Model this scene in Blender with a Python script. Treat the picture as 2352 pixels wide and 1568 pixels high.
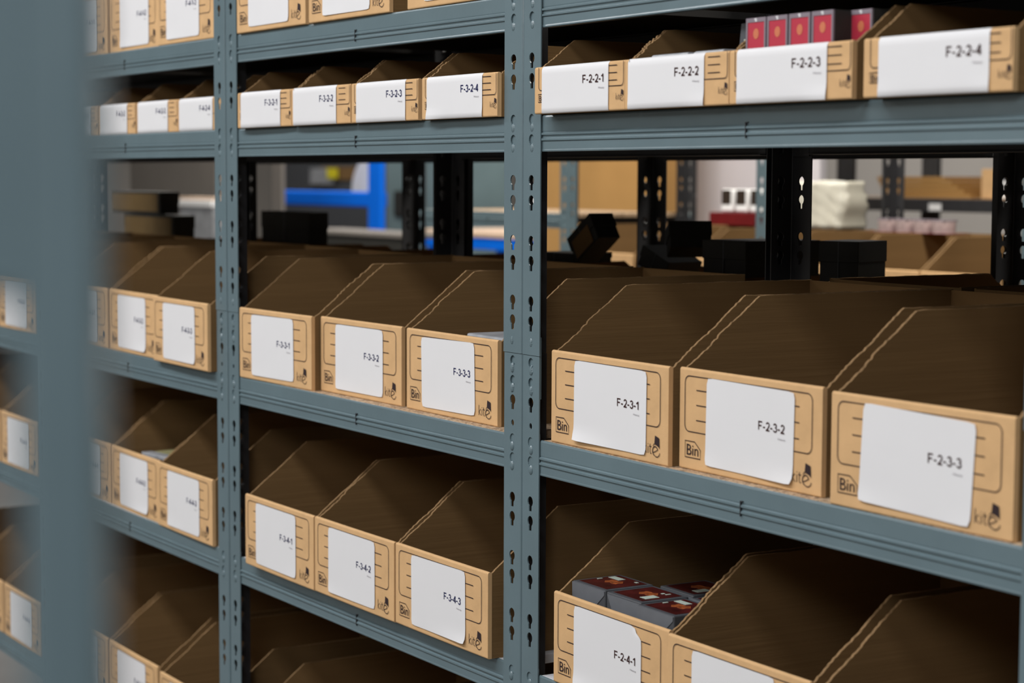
import bpy, bmesh, math, random
from mathutils import Vector, Matrix
from mathutils.geometry import tessellate_polygon

# ------------------------------------------------------------------ clear
for o in list(bpy.data.objects):
    bpy.data.objects.remove(o, do_unlink=True)
SC = bpy.context.scene
COL = SC.collection

# ------------------------------------------------------------------ camera
F_PX = 4537.53
cam_data = bpy.data.cameras.new('camera')
cam_data.sensor_width = 36.0
cam_data.lens = F_PX * 36.0 / 2352.0
cam_data.clip_start = 0.02
cam_data.clip_end = 60
cam = bpy.data.objects.new('camera', cam_data)
COL.objects.link(cam)
YAW, PITCH, ROLL = 1.01085, 0.08272, 0.00403
CAM = Vector((2.11723, -1.34156, 1.35))
fw = Vector((-math.sin(YAW) * math.cos(PITCH), math.cos(YAW) * math.cos(PITCH), -math.sin(PITCH)))
rt = Vector((math.cos(YAW), math.sin(YAW), 0))
up = rt.cross(fw)
r2 = rt * math.cos(ROLL) + up * math.sin(ROLL)
u2 = -rt * math.sin(ROLL) + up * math.cos(ROLL)
cam.matrix_world = Matrix(((r2.x, u2.x, -fw.x, CAM.x), (r2.y, u2.y, -fw.y, CAM.y), (r2.z, u2.z, -fw.z, CAM.z), (0, 0, 0, 1)))
cam_data.dof.use_dof = True
cam_data.dof.focus_distance = 2.52
cam_data.dof.aperture_fstop = 5.6
SC.camera = cam

# ------------------------------------------------------------------ view, world, lamps
SC.view_settings.view_transform = 'Standard'
SC.view_settings.look = 'None'
SC.view_settings.gamma = 1
SC.view_settings.use_curve_mapping = False
SC.view_settings.exposure = -0.12
world = bpy.data.worlds.new('world')
SC.world = world
world.use_nodes = True
bg = world.node_tree.nodes['Background']
bg.inputs[0].default_value = (0.8, 0.9, 1.0, 1)
bg.inputs[1].default_value = 0.02

def area(name, loc, sx, sy, power, color=(1, 0.97, 0.93), rot=(0, 0, 0)):
    l = bpy.data.lights.new(name, 'AREA')
    l.shape = 'RECTANGLE'
    l.size = sx
    l.size_y = sy
    l.energy = power
    l.color = color
    o = bpy.data.objects.new(name, l)
    o.location = loc
    o.rotation_euler = rot
    COL.objects.link(o)
    return o
# strip lamps hung over the aisle in front of the racks
for x in (-4.4, -2.6, -0.8, 1.0):
    area('aisle_lamp', (x, -1.9, 3.35), 1.6, 0.5, 54, (0.97, 0.98, 1.0))
# unseen fill lights added across the aisle, tilted towards the racks
for x in (-3.0, 0.2):
    area('front_fill', (x, -3.7, 2.75), 1.6, 0.4, 18, (1.0, 0.97, 0.93), (math.radians(62), 0, 0))
# strip lamps over the aisle behind the racks
for x in (-5.0, -2.6, -0.6, 1.2):
    area('rear_aisle_lamp', (x, 1.42, 3.35), 1.6, 0.5, 70, (1.0, 0.95, 0.86))
area('near_upright_fill', (2.9, -2.2, 2.4), 0.7, 0.7, 34, (0.97, 0.98, 1.0), (math.radians(38), 0, math.radians(50)))  # unseen fill added behind the camera to brighten the near upright
# lamps of the work area far behind
for x, y in ((-6.5, 3.0), (-9.5, 3.5), (-6.0, 5.6)):
    area('hall_lamp', (x, y, 3.6), 2.0, 1.0, 60, (1.0, 0.97, 0.94))

# ------------------------------------------------------------------ materials
def s2l(c):
    return tuple(((v / 255) / 12.92 if v / 255 <= 0.04045 else ((v / 255 + 0.055) / 1.055) ** 2.4) for v in c)

def mat(name, rgb, rough=0.6, metal=0.0, spec=0.5, var=0.0, vscale=20, bump=0.0, bscale=60, stretch=(1, 1, 1), alpha=1.0, trans=0.0, emit=None):
    m = bpy.data.materials.new(name)
    m.use_nodes = True
    nt = m.node_tree
    b = nt.nodes['Principled BSDF']
    c = s2l(rgb)
    b.inputs['Base Color'].default_value = (*c, 1)
    b.inputs['Roughness'].default_value = rough
    b.inputs['Metallic'].default_value = metal
    b.inputs['Specular IOR Level'].default_value = spec
    b.inputs['Alpha'].default_value = alpha
    b.inputs['Transmission Weight'].default_value = trans
    if emit:
        b.inputs['Emission Color'].default_value = (*s2l(emit[0]), 1)
        b.inputs['Emission Strength'].default_value = emit[1]
    if var > 0 or bump > 0:
        tc = nt.nodes.new('ShaderNodeTexCoord')
        mp = nt.nodes.new('ShaderNodeMapping')
        mp.inputs['Scale'].default_value = stretch
        nt.links.new(tc.outputs['Object'], mp.inputs['Vector'])
    if var > 0:
        n = nt.nodes.new('ShaderNodeTexNoise')
        n.inputs['Scale'].default_value = vscale
        n.inputs['Detail'].default_value = 6
        nt.links.new(mp.outputs[0], n.inputs['Vector'])
        r = nt.nodes.new('ShaderNodeValToRGB')
        r.color_ramp.elements[0].position = 0.3
        r.color_ramp.elements[1].position = 0.7
        r.color_ramp.elements[0].color = (*[v * (1 - var) for v in c], 1)
        r.color_ramp.elements[1].color = (*[min(1, v * (1 + var)) for v in c], 1)
        nt.links.new(n.outputs['Fac'], r.inputs[0])
        nt.links.new(r.outputs[0], b.inputs['Base Color'])
    if bump > 0:
        n2 = nt.nodes.new('ShaderNodeTexNoise')
        n2.inputs['Scale'].default_value = bscale
        n2.inputs['Detail'].default_value = 4
        nt.links.new(mp.outputs[0], n2.inputs['Vector'])
        bp = nt.nodes.new('ShaderNodeBump')
        bp.inputs['Strength'].default_value = bump
        bp.inputs['Distance'].default_value = 0.002
        nt.links.new(n2.outputs['Fac'], bp.inputs['Height'])
        nt.links.new(bp.outputs[0], b.inputs['Normal'])
    return m

M = {}
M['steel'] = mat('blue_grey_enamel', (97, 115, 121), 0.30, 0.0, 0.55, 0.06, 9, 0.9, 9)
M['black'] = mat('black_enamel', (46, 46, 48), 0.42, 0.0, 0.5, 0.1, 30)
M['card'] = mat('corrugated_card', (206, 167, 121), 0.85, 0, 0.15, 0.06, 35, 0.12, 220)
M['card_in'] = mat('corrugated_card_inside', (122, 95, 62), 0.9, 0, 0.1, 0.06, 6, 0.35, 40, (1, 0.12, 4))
M['torn'] = mat('torn_card_edge', (138, 110, 78), 0.95, 0, 0.1, 0.25, 160, 0.8, 300)
M['paper'] = mat('label_paper', (222, 221, 222), 0.55, 0, 0.3, 0.012, 8, 0.06, 25)
M['ink_fringe_brown'] = mat('brown_fringe_ink', (58, 30, 28), 0.6, 0, 0.2)  # black ink, with the lens's brownish colour fringing put into it
M['ink_fringe_navy'] = mat('navy_fringe_ink', (34, 38, 84), 0.6, 0, 0.2)  # black ink, with the lens's bluish colour fringing put into it
M['ink_grey'] = mat('grey_ink', (150, 146, 150), 0.6, 0, 0.2)
M['print'] = mat('dark_print', (50, 38, 40), 0.7, 0, 0.2)
M['white'] = mat('white_melamine', (214, 214, 218), 0.35, 0, 0.4, 0.02, 5)
M['concrete'] = mat('concrete', (84, 83, 82), 0.6, 0, 0.4, 0.1, 3, 0.1, 20)
M['wall'] = mat('grey_painted_wall', (176, 170, 163), 0.8, 0, 0.2, 0.04, 2)
M['ceil'] = mat('ceiling_paint', (110, 110, 110), 0.9, 0, 0.2, 0.02, 2)
M['blue'] = mat('blue_machine_paint', (0, 118, 250), 0.6, 0, 0.2, 0.03, 6)
M['teal'] = mat('grey_green_paint', (120, 140, 142), 0.45, 0, 0.4, 0.1, 4)
M['bwhite'] = mat('bright_white', (240, 240, 240), 0.5, 0, 0.3, 0.01, 4)
M['dgrey'] = mat('dark_grey_card', (72, 74, 78), 0.5, 0, 0.4, 0.06, 60)
M['bcard'] = mat('black_card', (48, 47, 44), 0.6, 0, 0.3, 0.12, 40)
M['crimson'] = mat('crimson_card', (176, 48, 66), 0.5, 0, 0.3, 0.05, 12)
M['maroon'] = mat('dark_maroon_print', (66, 18, 17), 0.4, 0, 0.4, 0.5, 60)
M['flap'] = mat('lighter_grey_card', (100, 103, 108), 0.5, 0, 0.3, 0.05, 60)
M['sleeve'] = mat('dull_brown_sleeve', (116, 94, 60), 0.7, 0, 0.2, 0.08, 12)
M['ember'] = mat('ember_print', (146, 76, 40), 0.4, 0, 0.4, 0.7, 160)
M['jarbrown'] = mat('dark_brown_wax', (52, 42, 34), 0.4, 0, 0.4, 0.3, 30)
M['carton'] = mat('far_carton_card', (172, 132, 80), 0.85, 0, 0.15, 0.05, 5)
M['boardwhite'] = mat('white_board', (206, 201, 206), 0.6, 0, 0.3, 0.02, 4)
M['midgrey'] = mat('mid_grey_laminate', (128, 122, 116), 0.6, 0, 0.3, 0.05, 4)
M['dark'] = mat('shade_dark_board', (44, 42, 40), 0.7, 0, 0.3, 0.1, 20)  # upper and rear boards coloured dark to stand for the shade under them
M['gold'] = mat('dull_gold_print', (190, 108, 74), 0.5, 0, 0.4, 0.15, 80)
M['rim'] = mat('grey_lilac_plastic', (128, 118, 126), 0.3, 0, 0.5, 0.08, 30)
M['pale'] = mat('pale_green_sticker', (178, 190, 178), 0.5, 0, 0.3, 0.02, 20)
M['plastic'] = mat('white_film', (190, 186, 172), 0.35, 0, 0.5, 0.12, 9, 0.4, 14)
M['yellow'] = mat('yellow_tag', (222, 208, 40), 0.5, 0, 0.3, 0.02, 9)
M['red'] = mat('dark_red_card', (100, 12, 16), 0.5, 0, 0.3, 0.15, 30)
M['peach'] = mat('pale_wood', (226, 196, 170), 0.5, 0, 0.3, 0.06, 6)
M['orange'] = mat('orange_plastic', (216, 120, 20), 0.5, 0, 0.3, 0.08, 20)
M['pink'] = mat('pale_pink_glass', (178, 160, 158), 0.25, 0, 0.5, 0.2, 60)
M['olive'] = mat('olive_card', (140, 136, 96), 0.6, 0, 0.3, 0.12, 30)
M['slab'] = mat('grey_plastic_wrap', (150, 152, 156), 0.35, 0, 0.5, 0.25, 30)

def chip_mat():
    m = bpy.data.materials.new('chipboard')
    m.use_nodes = True
    nt = m.node_tree
    b = nt.nodes['Principled BSDF']
    b.inputs['Roughness'].default_value = 0.85
    tc = nt.nodes.new('ShaderNodeTexCoord')
    v = nt.nodes.new('ShaderNodeTexVoronoi')
    v.inputs['Scale'].default_value = 260
    n = nt.nodes.new('ShaderNodeTexNoise')
    n.inputs['Scale'].default_value = 420
    r = nt.nodes.new('ShaderNodeValToRGB')
    e = r.color_ramp.elements
    e[0].position = 0.25
    e[0].color = (*s2l((92, 70, 52)), 1)
    e[1].position = 0.62
    e[1].color = (*s2l((196, 168, 136)), 1)
    mx = nt.nodes.new('ShaderNodeMixRGB')
    mx.inputs[0].default_value = 0.5
    nt.links.new(tc.outputs['Object'], v.inputs['Vector'])
    nt.links.new(tc.outputs['Object'], n.inputs['Vector'])
    nt.links.new(v.outputs['Color'], mx.inputs[1])
    nt.links.new(n.outputs['Fac'], mx.inputs[2])
    nt.links.new(mx.outputs[0], r.inputs[0])
    nt.links.new(r.outputs[0], b.inputs['Base Color'])
    return m
M['chip'] = chip_mat()

# ------------------------------------------------------------------ helpers
def link(name, me, parent=None, loc=None):
    o = bpy.data.objects.new(name, me)
    COL.objects.link(o)
    if parent:
        o.parent = parent
    if loc:
        o.location = loc
    return o

def mesh_from(name, verts, faces, mats, mi=None, smooth=False):
    me = bpy.data.meshes.new(name)
    me.from_pydata([tuple(v) for v in verts], [], faces)
    for m in (mats if isinstance(mats, (list, tuple)) else [mats]):
        me.materials.append(m)
    if mi:
        for p, i in zip(me.polygons, mi):
            p.material_index = i
    bm = bmesh.new()
    bm.from_mesh(me)
    bmesh.ops.recalc_face_normals(bm, faces=bm.faces)
    bm.to_mesh(me)
    bm.free()
    if smooth:
        for p in me.polygons:
            p.use_smooth = True
    return me

def box_mesh(name, lo, hi, m, bevel=0.0, seg=2):
    bm = bmesh.new()
    bmesh.ops.create_cube(bm, size=1)
    for v in bm.verts:
        v.co = Vector([lo[i] + (v.co[i] + 0.5) * (hi[i] - lo[i]) for i in range(3)])
    if bevel:
        bmesh.ops.bevel(bm, geom=bm.edges[:], offset=bevel, segments=seg, affect='EDGES', profile=0.5)
    me = bpy.data.meshes.new(name)
    bm.to_mesh(me)
    bm.free()
    me.materials.append(m)
    return me

def boxes_mesh(name, lst, m):
    V, Fc = [], []
    for lo, hi in lst:
        b = len(V)
        V += [(x, y, z) for x in (lo[0], hi[0]) for y in (lo[1], hi[1]) for z in (lo[2], hi[2])]
        Fc += [tuple(b + i for i in f) for f in ((0, 1, 3, 2), (4, 6, 7, 5), (0, 4, 5, 1), (2, 3, 7, 6), (0, 2, 6, 4), (1, 5, 7, 3))]
    return mesh_from(name, V, Fc, m)

def extrude_x(name, prof, x0, x1, m, smooth=False):
    """closed profile of (y, z) swept along x"""
    n = len(prof)
    V = [(x0, y, z) for y, z in prof] + [(x1, y, z) for y, z in prof]
    Fc = [(i, (i + 1) % n, n + (i + 1) % n, n + i) for i in range(n)]
    tris = tessellate_polygon([[Vector((y, z, 0)) for y, z in prof]])
    Fc += [tuple(t) for t in tris] + [tuple(n + i for i in t) for t in tris]
    return mesh_from(name, V, Fc, m)

def plate(outer, holes, th, to3, m, name):
    """flat plate with holes: outlines in 2D, thickness th; to3(u, v, t) gives the 3D point"""
    loops = [outer] + holes
    pts = [p for l in loops for p in l]
    tris = tessellate_polygon([[Vector((u, v, 0)) for u, v in l] for l in loops])
    n = len(pts)
    V = [to3(u, v, 0) for u, v in pts] + [to3(u, v, th) for u, v in pts]
    Fc = [tuple(t) for t in tris] + [tuple(n + i for i in reversed(t)) for t in tris]
    b = 0
    for l in loops:
        k = len(l)
        for i in range(k):
            j = (i + 1) % k
            Fc.append((b + i, b + j, n + b + j, n + b + i))
        b += k
    return V, Fc

def join_parts(parts):
    V, Fc = [], []
    for v, f in parts:
        b = len(V)
        V += v
        Fc += [tuple(b + i for i in q) for q in f]
    return V, Fc

def tag(o, label, cat, group=None, kind=None):
    if label:
        o['label'] = label
    if cat:
        o['category'] = cat
    if group:
        o['group'] = group
    if kind:
        o['kind'] = kind
    return o

def thing(name, label, cat, loc=(0, 0, 0), rz=0, group=None):
    o = bpy.data.objects.new(name, None)
    o.empty_display_size = 0.05
    COL.objects.link(o)
    o.location = loc
    o.rotation_euler = (0, 0, rz)
    return tag(o, label, cat, group)

def text_mesh(s, w, h, m, bold=0.0):
    c = bpy.data.curves.new('txt', 'FONT')
    c.body = s
    c.size = 1
    c.offset = bold
    c.resolution_u = 3
    o = bpy.data.objects.new('txt', c)
    COL.objects.link(o)
    bpy.context.view_layer.update()
    me = bpy.data.meshes.new_from_object(o.evaluated_get(bpy.context.evaluated_depsgraph_get()))
    bpy.data.objects.remove(o, do_unlink=True)
    xs = [v.co.x for v in me.vertices]
    ys = [v.co.y for v in me.vertices]
    sx = w / (max(xs) - min(xs))
    sy = h / (max(ys) - min(ys))
    x0, y0 = min(xs), min(ys)
    for v in me.vertices:
        v.co = Vector(((v.co.x - x0) * sx, 0, (v.co.y - y0) * sy))
    me.materials.clear()
    me.materials.append(m)
    return me

def arc(cx, cy, rx, ry, a0, a1, n=12):
    return [(cx + rx * math.cos(math.radians(a0 + (a1 - a0) * i / n)), cy + ry * math.sin(math.radians(a0 + (a1 - a0) * i / n))) for i in range(n + 1)]

GLYPH = {
    'F': (0.56, [[(0.07, 0), (0.07, 1)], [(0.0, 0.94), (0.54, 0.94)], [(0.07, 0.50), (0.46, 0.50)]]),
    '-': (0.30, [[(0.0, 0.36), (0.28, 0.36)]]),
    '1': (0.34, [[(0.27, 0), (0.27, 1)], [(0.26, 0.93), (0.16, 0.80), (0.0, 0.71)]]),
    '2': (0.50, [arc(0.25, 0.70, 0.20, 0.24, 165, -25) + [(0.26, 0.28), (0.06, 0.06)], [(0.0, 0.06), (0.49, 0.06)]]),
    '3': (0.50, [arc(0.24, 0.74, 0.18, 0.20, 165, -80) , arc(0.24, 0.29, 0.21, 0.24, 85, -165)]),
    '4': (0.52, [[(0.38, 0), (0.38, 1)], [(0.36, 0.97), (0.04, 0.30)], [(0.0, 0.28), (0.51, 0.28)]]),
    '5': (0.50, [[(0.44, 0.94), (0.11, 0.94), (0.06, 0.50)], arc(0.25, 0.32, 0.20, 0.27, 150, -160)]),
}
def code_mesh(code, w, h, m, wd=0.0016):
    total = sum(GLYPH[c][0] + 0.10 for c in code) - 0.10
    sx, x, parts = w / total, 0.0, []
    for c in code:
        gw, strokes = GLYPH[c]
        for P in strokes:
            parts.append(stroke([((x + a) * sx, b * h) for a, b in P], wd, 0))
        x += gw + 0.10
    V, Fc = join_parts(parts)
    return mesh_from('code_text', V, Fc, m)

def mesh_arrays(me, off=(0, 0, 0)):
    return [(v.co.x + off[0], v.co.y + off[1], v.co.z + off[2]) for v in me.vertices], [tuple(p.vertices) for p in me.polygons]

# ------------------------------------------------------------------ room shell
X0, X1, Y0, Y1, ZC = -14.0, 5.0, -4.2, 7.2, 4.0
def shell(name, lo, hi, m):
    o = link(name, box_mesh(name, lo, hi, m))
    tag(o, None, None, kind='structure')
shell('floor', (X0, Y0, -0.1), (X1, Y1, 0), M['concrete'])
shell('ceiling', (X0, Y0, ZC), (X1, Y1, ZC + 0.1), M['ceil'])
shell('wall_back', (X0, Y1, 0), (X1, Y1 + 0.1, ZC), M['wall'])
shell('wall_front', (X0, Y0 - 0.1, 0), (X1, Y0, ZC), M['wall'])
shell('wall_left', (X0 - 0.1, Y0, 0), (X0, Y1, ZC), M['wall'])
shell('wall_right', (X1, Y0, 0), (X1 + 0.1, Y1, ZC), M['ceil'])

# ------------------------------------------------------------------ shelving units
W = 0.915          # width of a unit
PW = 0.043         # width of an upright flange
PD = 0.036         # depth of its side flange
TH = 0.0016
BH = 0.045         # height of a beam
DEP = 0.4335
FL = {'A': 1.5805, 'B': 1.4275, 'C': 1.0205, 'D': 0.7195, 'E': 0.335}   # top of each board

def keyhole(cx, cz, k=1.0, flip=False):
    R, nw = 0.0064, 0.0033
    pts = []
    a0 = math.asin(nw / R)
    for i in range(13):
        a = -math.pi / 2 + a0 + i * (2 * math.pi - 2 * a0) / 12
        pts.append((R * math.cos(a), R * math.sin(a) * 1.05))
    pts += [(-nw * 0.9, -0.0125), (nw * 0.9, -0.0125)]
    s = -1 if flip else 1
    pts = [(cx + x, cz + s * z) for x, z in pts]
    return pts if not flip else pts[::-1]

def hole_heights(lo, hi):
    out = []
    base = 1.3467
    for k in range(-60, 40):
        for d in (0, -0.0254):
            z = base + k * 0.0762 + d
            if lo + 0.02 < z < hi - 0.02:
                out.append(z)
    return out

SPLICE = 1.1265
def post_mesh(name, mirror, z0, z1, heights, m_out, m_in, extra=(), inset=0.0):
    """angle section: front flange x 0..PW at y 0, side flange along +y at x 0; mirrored for the other hand"""
    s = -1 if mirror else 1
    w = PW - inset
    holes = [keyhole(0.0215, z) for z in heights]
    for z, r in extra:
        holes.append([(0.0215 + r * 0.8 * math.cos(a * math.pi / 5), z + r * math.sin(a * math.pi / 5)) for a in range(10)])
    V, Fc, MI = [], [], []
    # front flange in slices so the tessellation stays clean
    zs = sorted([z for z in heights] + [e[0] for e in extra])
    cuts = [z0] + [(a + b) / 2 - 0.003 for a, b in zip(zs, zs[1:])] + [z1]
    for i in range(len(cuts) - 1):
        a, b = cuts[i], cuts[i + 1]
        hs = [h for h in holes if a < sum(p[1] for p in h) / len(h) < b]
        outer = [(0.003, a), (w, a), (w, b), (0.003, b)]
        loops = [outer] + [h[::-1] for h in hs]
        pts = [p for l in loops for p in l]
        tris = tessellate_polygon([[Vector((u, v, 0)) for u, v in l] for l in loops])
        base, n = len(V), len(pts)
        V += [(s * u, inset * 0.6, v) for u, v in pts] + [(s * u, inset * 0.6 + TH, v) for u, v in pts]
        for t in tris:
            Fc.append(tuple(base + q for q in t)); MI.append(0)
            Fc.append(tuple(base + n + q for q in reversed(t))); MI.append(1)
        b0 = 4
        for h in hs:
            k = len(h)
            for q in range(k):
                j = (q + 1) % k
                Fc.append((base + b0 + q, base + b0 + j, base + n + b0 + j, base + n + b0 + q)); MI.append(0)
            b0 += k
        Fc.append((base + 1, base + 2, base + n + 2, base + n + 1)); MI.append(0)
    # rounded corner + side flange
    arc = [(0.003 - 0.003 * math.sin(t), 0.003 - 0.003 * math.cos(t)) for t in [i * math.pi / 8 for i in range(5)]]
    path = arc
    ipath = [(max(x, 0) + TH * math.sin(i * math.pi / 8), y + TH * math.cos(i * math.pi / 8)) for i, (x, y) in enumerate(path)]
    base = len(V)
    n = len(path)
    for z in (z0, z1):
        V += [(s * x, y + inset * 0.6, z) for x, y in path]
        V += [(s * x, y + inset * 0.6, z) for x, y in ipath]
    for i in range(n - 1):
        Fc.append((base + i, base + i + 1, base + 2 * n + i + 1, base + 2 * n + i)); MI.append(0)
        Fc.append((base + n + i, base + n + i + 1, base + 3 * n + i + 1, base + 3 * n + i)); MI.append(1)
    # side flange, punched like the front one
    sholes = [keyhole(0.0205, z) for z in heights]
    for i in range(len(cuts) - 1):
        a, b = cuts[i], cuts[i + 1]
        hs = [h for h in sholes if a < sum(p[1] for p in h) / len(h) < b]
        loops = [[(0.003, a), (PD, a), (PD, b), (0.003, b)]] + [h[::-1] for h in hs]
        pts = [p for l in loops for p in l]
        tris = tessellate_polygon([[Vector((u, v, 0)) for u, v in l] for l in loops])
        base, n = len(V), len(pts)
        V += [(0, u + inset * 0.6, v) for u, v in pts] + [(s * TH, u + inset * 0.6, v) for u, v in pts]
        for t in tris:
            Fc.append(tuple(base + q for q in t)); MI.append(1)
            Fc.append(tuple(base + n + q for q in reversed(t))); MI.append(1)
        b0 = 4
        for h in hs:
            k = len(h)
            for q in range(k):
                j = (q + 1) % k
                Fc.append((base + b0 + q, base + b0 + j, base + n + b0 + j, base + n + b0 + q)); MI.append(1)
            b0 += k
        Fc.append((base + 1, base + 2, base + n + 2, base + n + 1)); MI.append(1)
    me = bpy.data.meshes.new(name)
    me.from_pydata(V, [], Fc)
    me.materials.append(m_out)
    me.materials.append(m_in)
    for p, i in zip(me.polygons, MI):
        p.material_index = i
    return me

def beam_profile(h=BH):
    # outer face with two rolled ribs, top lip that carries the board, bottom return
    f = [(0.0030, 0.0), (0.0026, 0.0015), (0.0030, 0.0030), (0.0030, 0.0125), (0.0012, 0.0138), (0.0012, 0.0158), (0.0034, 0.0170),
         (0.0034, 0.0195), (0.0012, 0.0207), (0.0012, 0.0227), (0.0034, 0.0240), (0.0030, 0.0255), (0.0030, h - 0.0025), (0.0038, h - 0.0006), (0.0050, h - 0.0001)]
    b = [(0.0066, h - 0.0006), (0.0050, h - 0.003), (0.0050, h - 0.014), (0.020, h - 0.014), (0.020, h - 0.0155), (0.0048, h - 0.0155), (0.0048, 0.0015), (0.015, 0.0015), (0.015, 0.0)]
    return f + b

def beam_mesh(m_out, slot=True):
    prof = beam_profile()
    x0, x1 = 0.0418, W - 0.0418
    me = extrude_x('shelf_beam', prof, x0, x1, m_out)
    return me

def connector_mesh(m, mirror):
    """end plate behind the upright with studs standing in the keyholes; z measured from the beam's bottom"""
    s = -1 if mirror else 1
    parts = []
    v, f = mesh_arrays(box_mesh('c', (0.006, 0.0022, -0.002), (0.040, 0.0040, 0.052), m))
    parts.append((v, f))
    for zc in (0.0395 - 0.0095, 0.0141 - 0.0095):
        bm = bmesh.new()
        bmesh.ops.create_uvsphere(bm, u_segments=12, v_segments=8, radius=1)
        vv = [(0.0225 + p.co.x * 0.0052, 0.0014 - p.co.y * 0.0028, zc + p.co.z * 0.0062) for p in bm.verts]
        idx = {p: i for i, p in enumerate(bm.verts)}
        ff = [tuple(idx[q] for q in fc.verts) for fc in bm.faces]
        bm.free()
        parts.append((vv, ff))
    V, Fc = join_parts(parts)
    V = [(s * x, y, z) for x, y, z in V]
    return mesh_from('beam_connector', V, Fc, m)

def splice_mesh(m, mirror):
    s = -1 if mirror else 1
    parts = []
    parts.append(mesh_arrays(box_mesh('c', (0.005, 0.0030, 1.072), (0.041, 0.0044, 1.150), m)))
    for zc in (1.1162 - 0.0095, 1.0908 - 0.0095, 1.1377 + 0.0050):
        bm = bmesh.new()
        bmesh.ops.create_uvsphere(bm, u_segments=10, v_segments=7, radius=1)
        rnd = random.Random(int(zc * 1000))
        vv = [(0.0225 + p.co.x * 0.0046 * rnd.uniform(.75, 1.1), 0.0014 - p.co.y * 0.0030, zc + p.co.z * 0.0070 * rnd.uniform(.8, 1.05)) for p in bm.verts]
        idx = {p: i for i, p in enumerate(bm.verts)}
        ff = [tuple(idx[q] for q in fc.verts) for fc in bm.faces]
        bm.free()
        parts.append((vv, ff))
    V, Fc = join_parts(parts)
    return mesh_from('splice_plate', [(s * x, y, z) for x, y, z in V], Fc, m)

MESH = {}
def unit_meshes():
    up_h = [z for z in hole_heights(SPLICE + 0.01, 2.0)]
    dn_h = [1.1162, 1.0908, 1.0658, 1.0153, 0.9908, 0.9395, 0.9144, 0.8634, 0.8387, 0.7875, 0.7638, 0.7125, 0.6871]
    z = 0.6363
    while z > 0.05:
        dn_h += [z, z - 0.0254]
        z -= 0.0762
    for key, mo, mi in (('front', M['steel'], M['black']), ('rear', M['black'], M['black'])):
        for mir in (False, True):
            MESH[key, mir, 'up'] = post_mesh('upright_post', mir, SPLICE, 2.0, up_h, mo, mi)
            MESH[key, mir, 'dn'] = post_mesh('upright_post', mir, 0.0, SPLICE - 0.0006, dn_h, mo, mi, extra=((1.0359, 0.0042),), inset=0.0012)
        MESH[key, 'beam'] = beam_mesh(mo)
        for mir in (False, True):
            MESH[key, mir, 'conn'] = connector_mesh(mo, mir)
            MESH[key, mir, 'splice'] = splice_mesh(mo, mir)
    MESH['slot'] = boxes_mesh('beam_slot', [((W / 2 - 0.0006, 0.0008, 0.0105), (W / 2 + 0.0006, 0.0036, 0.0275)), ((W / 2, 0.0012, 0.0265), (W / 2 + 0.0035, 0.0036, 0.0275))], M['black'])
    MESH['collar'] = {}
unit_meshes()

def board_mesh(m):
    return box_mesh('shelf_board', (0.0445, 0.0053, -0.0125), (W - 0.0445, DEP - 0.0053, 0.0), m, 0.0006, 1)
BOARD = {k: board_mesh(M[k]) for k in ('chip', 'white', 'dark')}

def shelving_unit(label, x, y, rz=0.0, levels='ABCDE', white='D', facing=1, front='front', group=None):
    u = thing('shelving_unit', label, 'shelving', (x, y, 0), rz, group)
    if facing < 0:
        pass
    for side, key in ((0, front if facing > 0 else 'rear'), (1, 'rear' if facing > 0 else front)):
        for mir in (False, True):
            for seg in ('up', 'dn'):
                p = link('upright_post', MESH[key, (mir if side == 0 else not mir), seg], u)
                if seg == 'dn' and key == 'front':
                    link('splice_plate', MESH[key, mir, 'splice'], p)
                if side == 0:
                    p.location = ((W if mir else 0), 0, 0)
                else:
                    p.rotation_euler = (0, 0, math.pi)
                    p.location = ((W if mir else 0), DEP, 0)
        for lv in levels:
            zb = (FL[lv] if isinstance(lv, str) else lv) - BH
            b = link('shelf_beam', MESH[key, 'beam'], u)
            if side == 0:
                b.location = (0, 0, zb)
            else:
                b.rotation_euler = (0, 0, math.pi)
                b.location = (W, DEP, zb)
            if key == 'front':
                sl = link('beam_slot', MESH['slot'], b)
            for mir in (False, True):
                c = link('beam_connector', MESH[key, mir, 'conn'], b)
                c.location = ((W if mir else 0), 0, 0)
    for lv in levels:
        z = FL[lv] if isinstance(lv, str) else lv
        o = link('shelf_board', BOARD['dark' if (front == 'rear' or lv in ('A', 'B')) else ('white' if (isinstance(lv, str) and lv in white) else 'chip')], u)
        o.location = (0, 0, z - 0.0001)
    return u

A2 = math.atan(0.0227)
def w2(x, y):
    """from the slightly turned right-hand unit's own axes to the room"""
    return (x * math.cos(A2) + y * math.sin(A2), -x * math.sin(A2) + y * math.cos(A2))

shelving_unit('blue-grey steel shelving bay on the right holding bins F-2-2-1 to F-2-4-3', 0.0004, 0, -A2)
shelving_unit('blue-grey steel shelving bay in the middle holding bins F-3-1-1 to F-3-5-3', -W - 0.0004, 0)
shelving_unit('blue-grey steel shelving bay left of centre holding bins F-4-1-1 to F-4-5-3', -2 * W - 0.0045, 0)
shelving_unit('farthest blue-grey steel shelving bay, glimpsed at the left past the blurred upright', -3 * W - 0.0065, 0)
RY = 0.4395
for i, nm in enumerate(('behind the right-hand bay of F-2 bins', 'behind the middle bay of F-3 bins', 'behind the left bay of F-4 bins', 'behind the farthest bay at the left')):
    shelving_unit('black steel shelving bay back to back ' + nm, -W * i, RY + 0.0 if i else RY, 0, facing=-1, front='rear', white='')
R3Y = 1.9
for i, nm in ((2, 'with two open bins and a white bag across the rear aisle'), (3, 'with the tall brown carton across the rear aisle'), (4, 'left of the tall brown carton across the rear aisle')):
    shelving_unit('steel shelving bay ' + nm, -W * i + 0.0, R3Y, 0, levels='CDE' if i != 4 else ('C', 'D', 'E', 1.245), white='')

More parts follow.
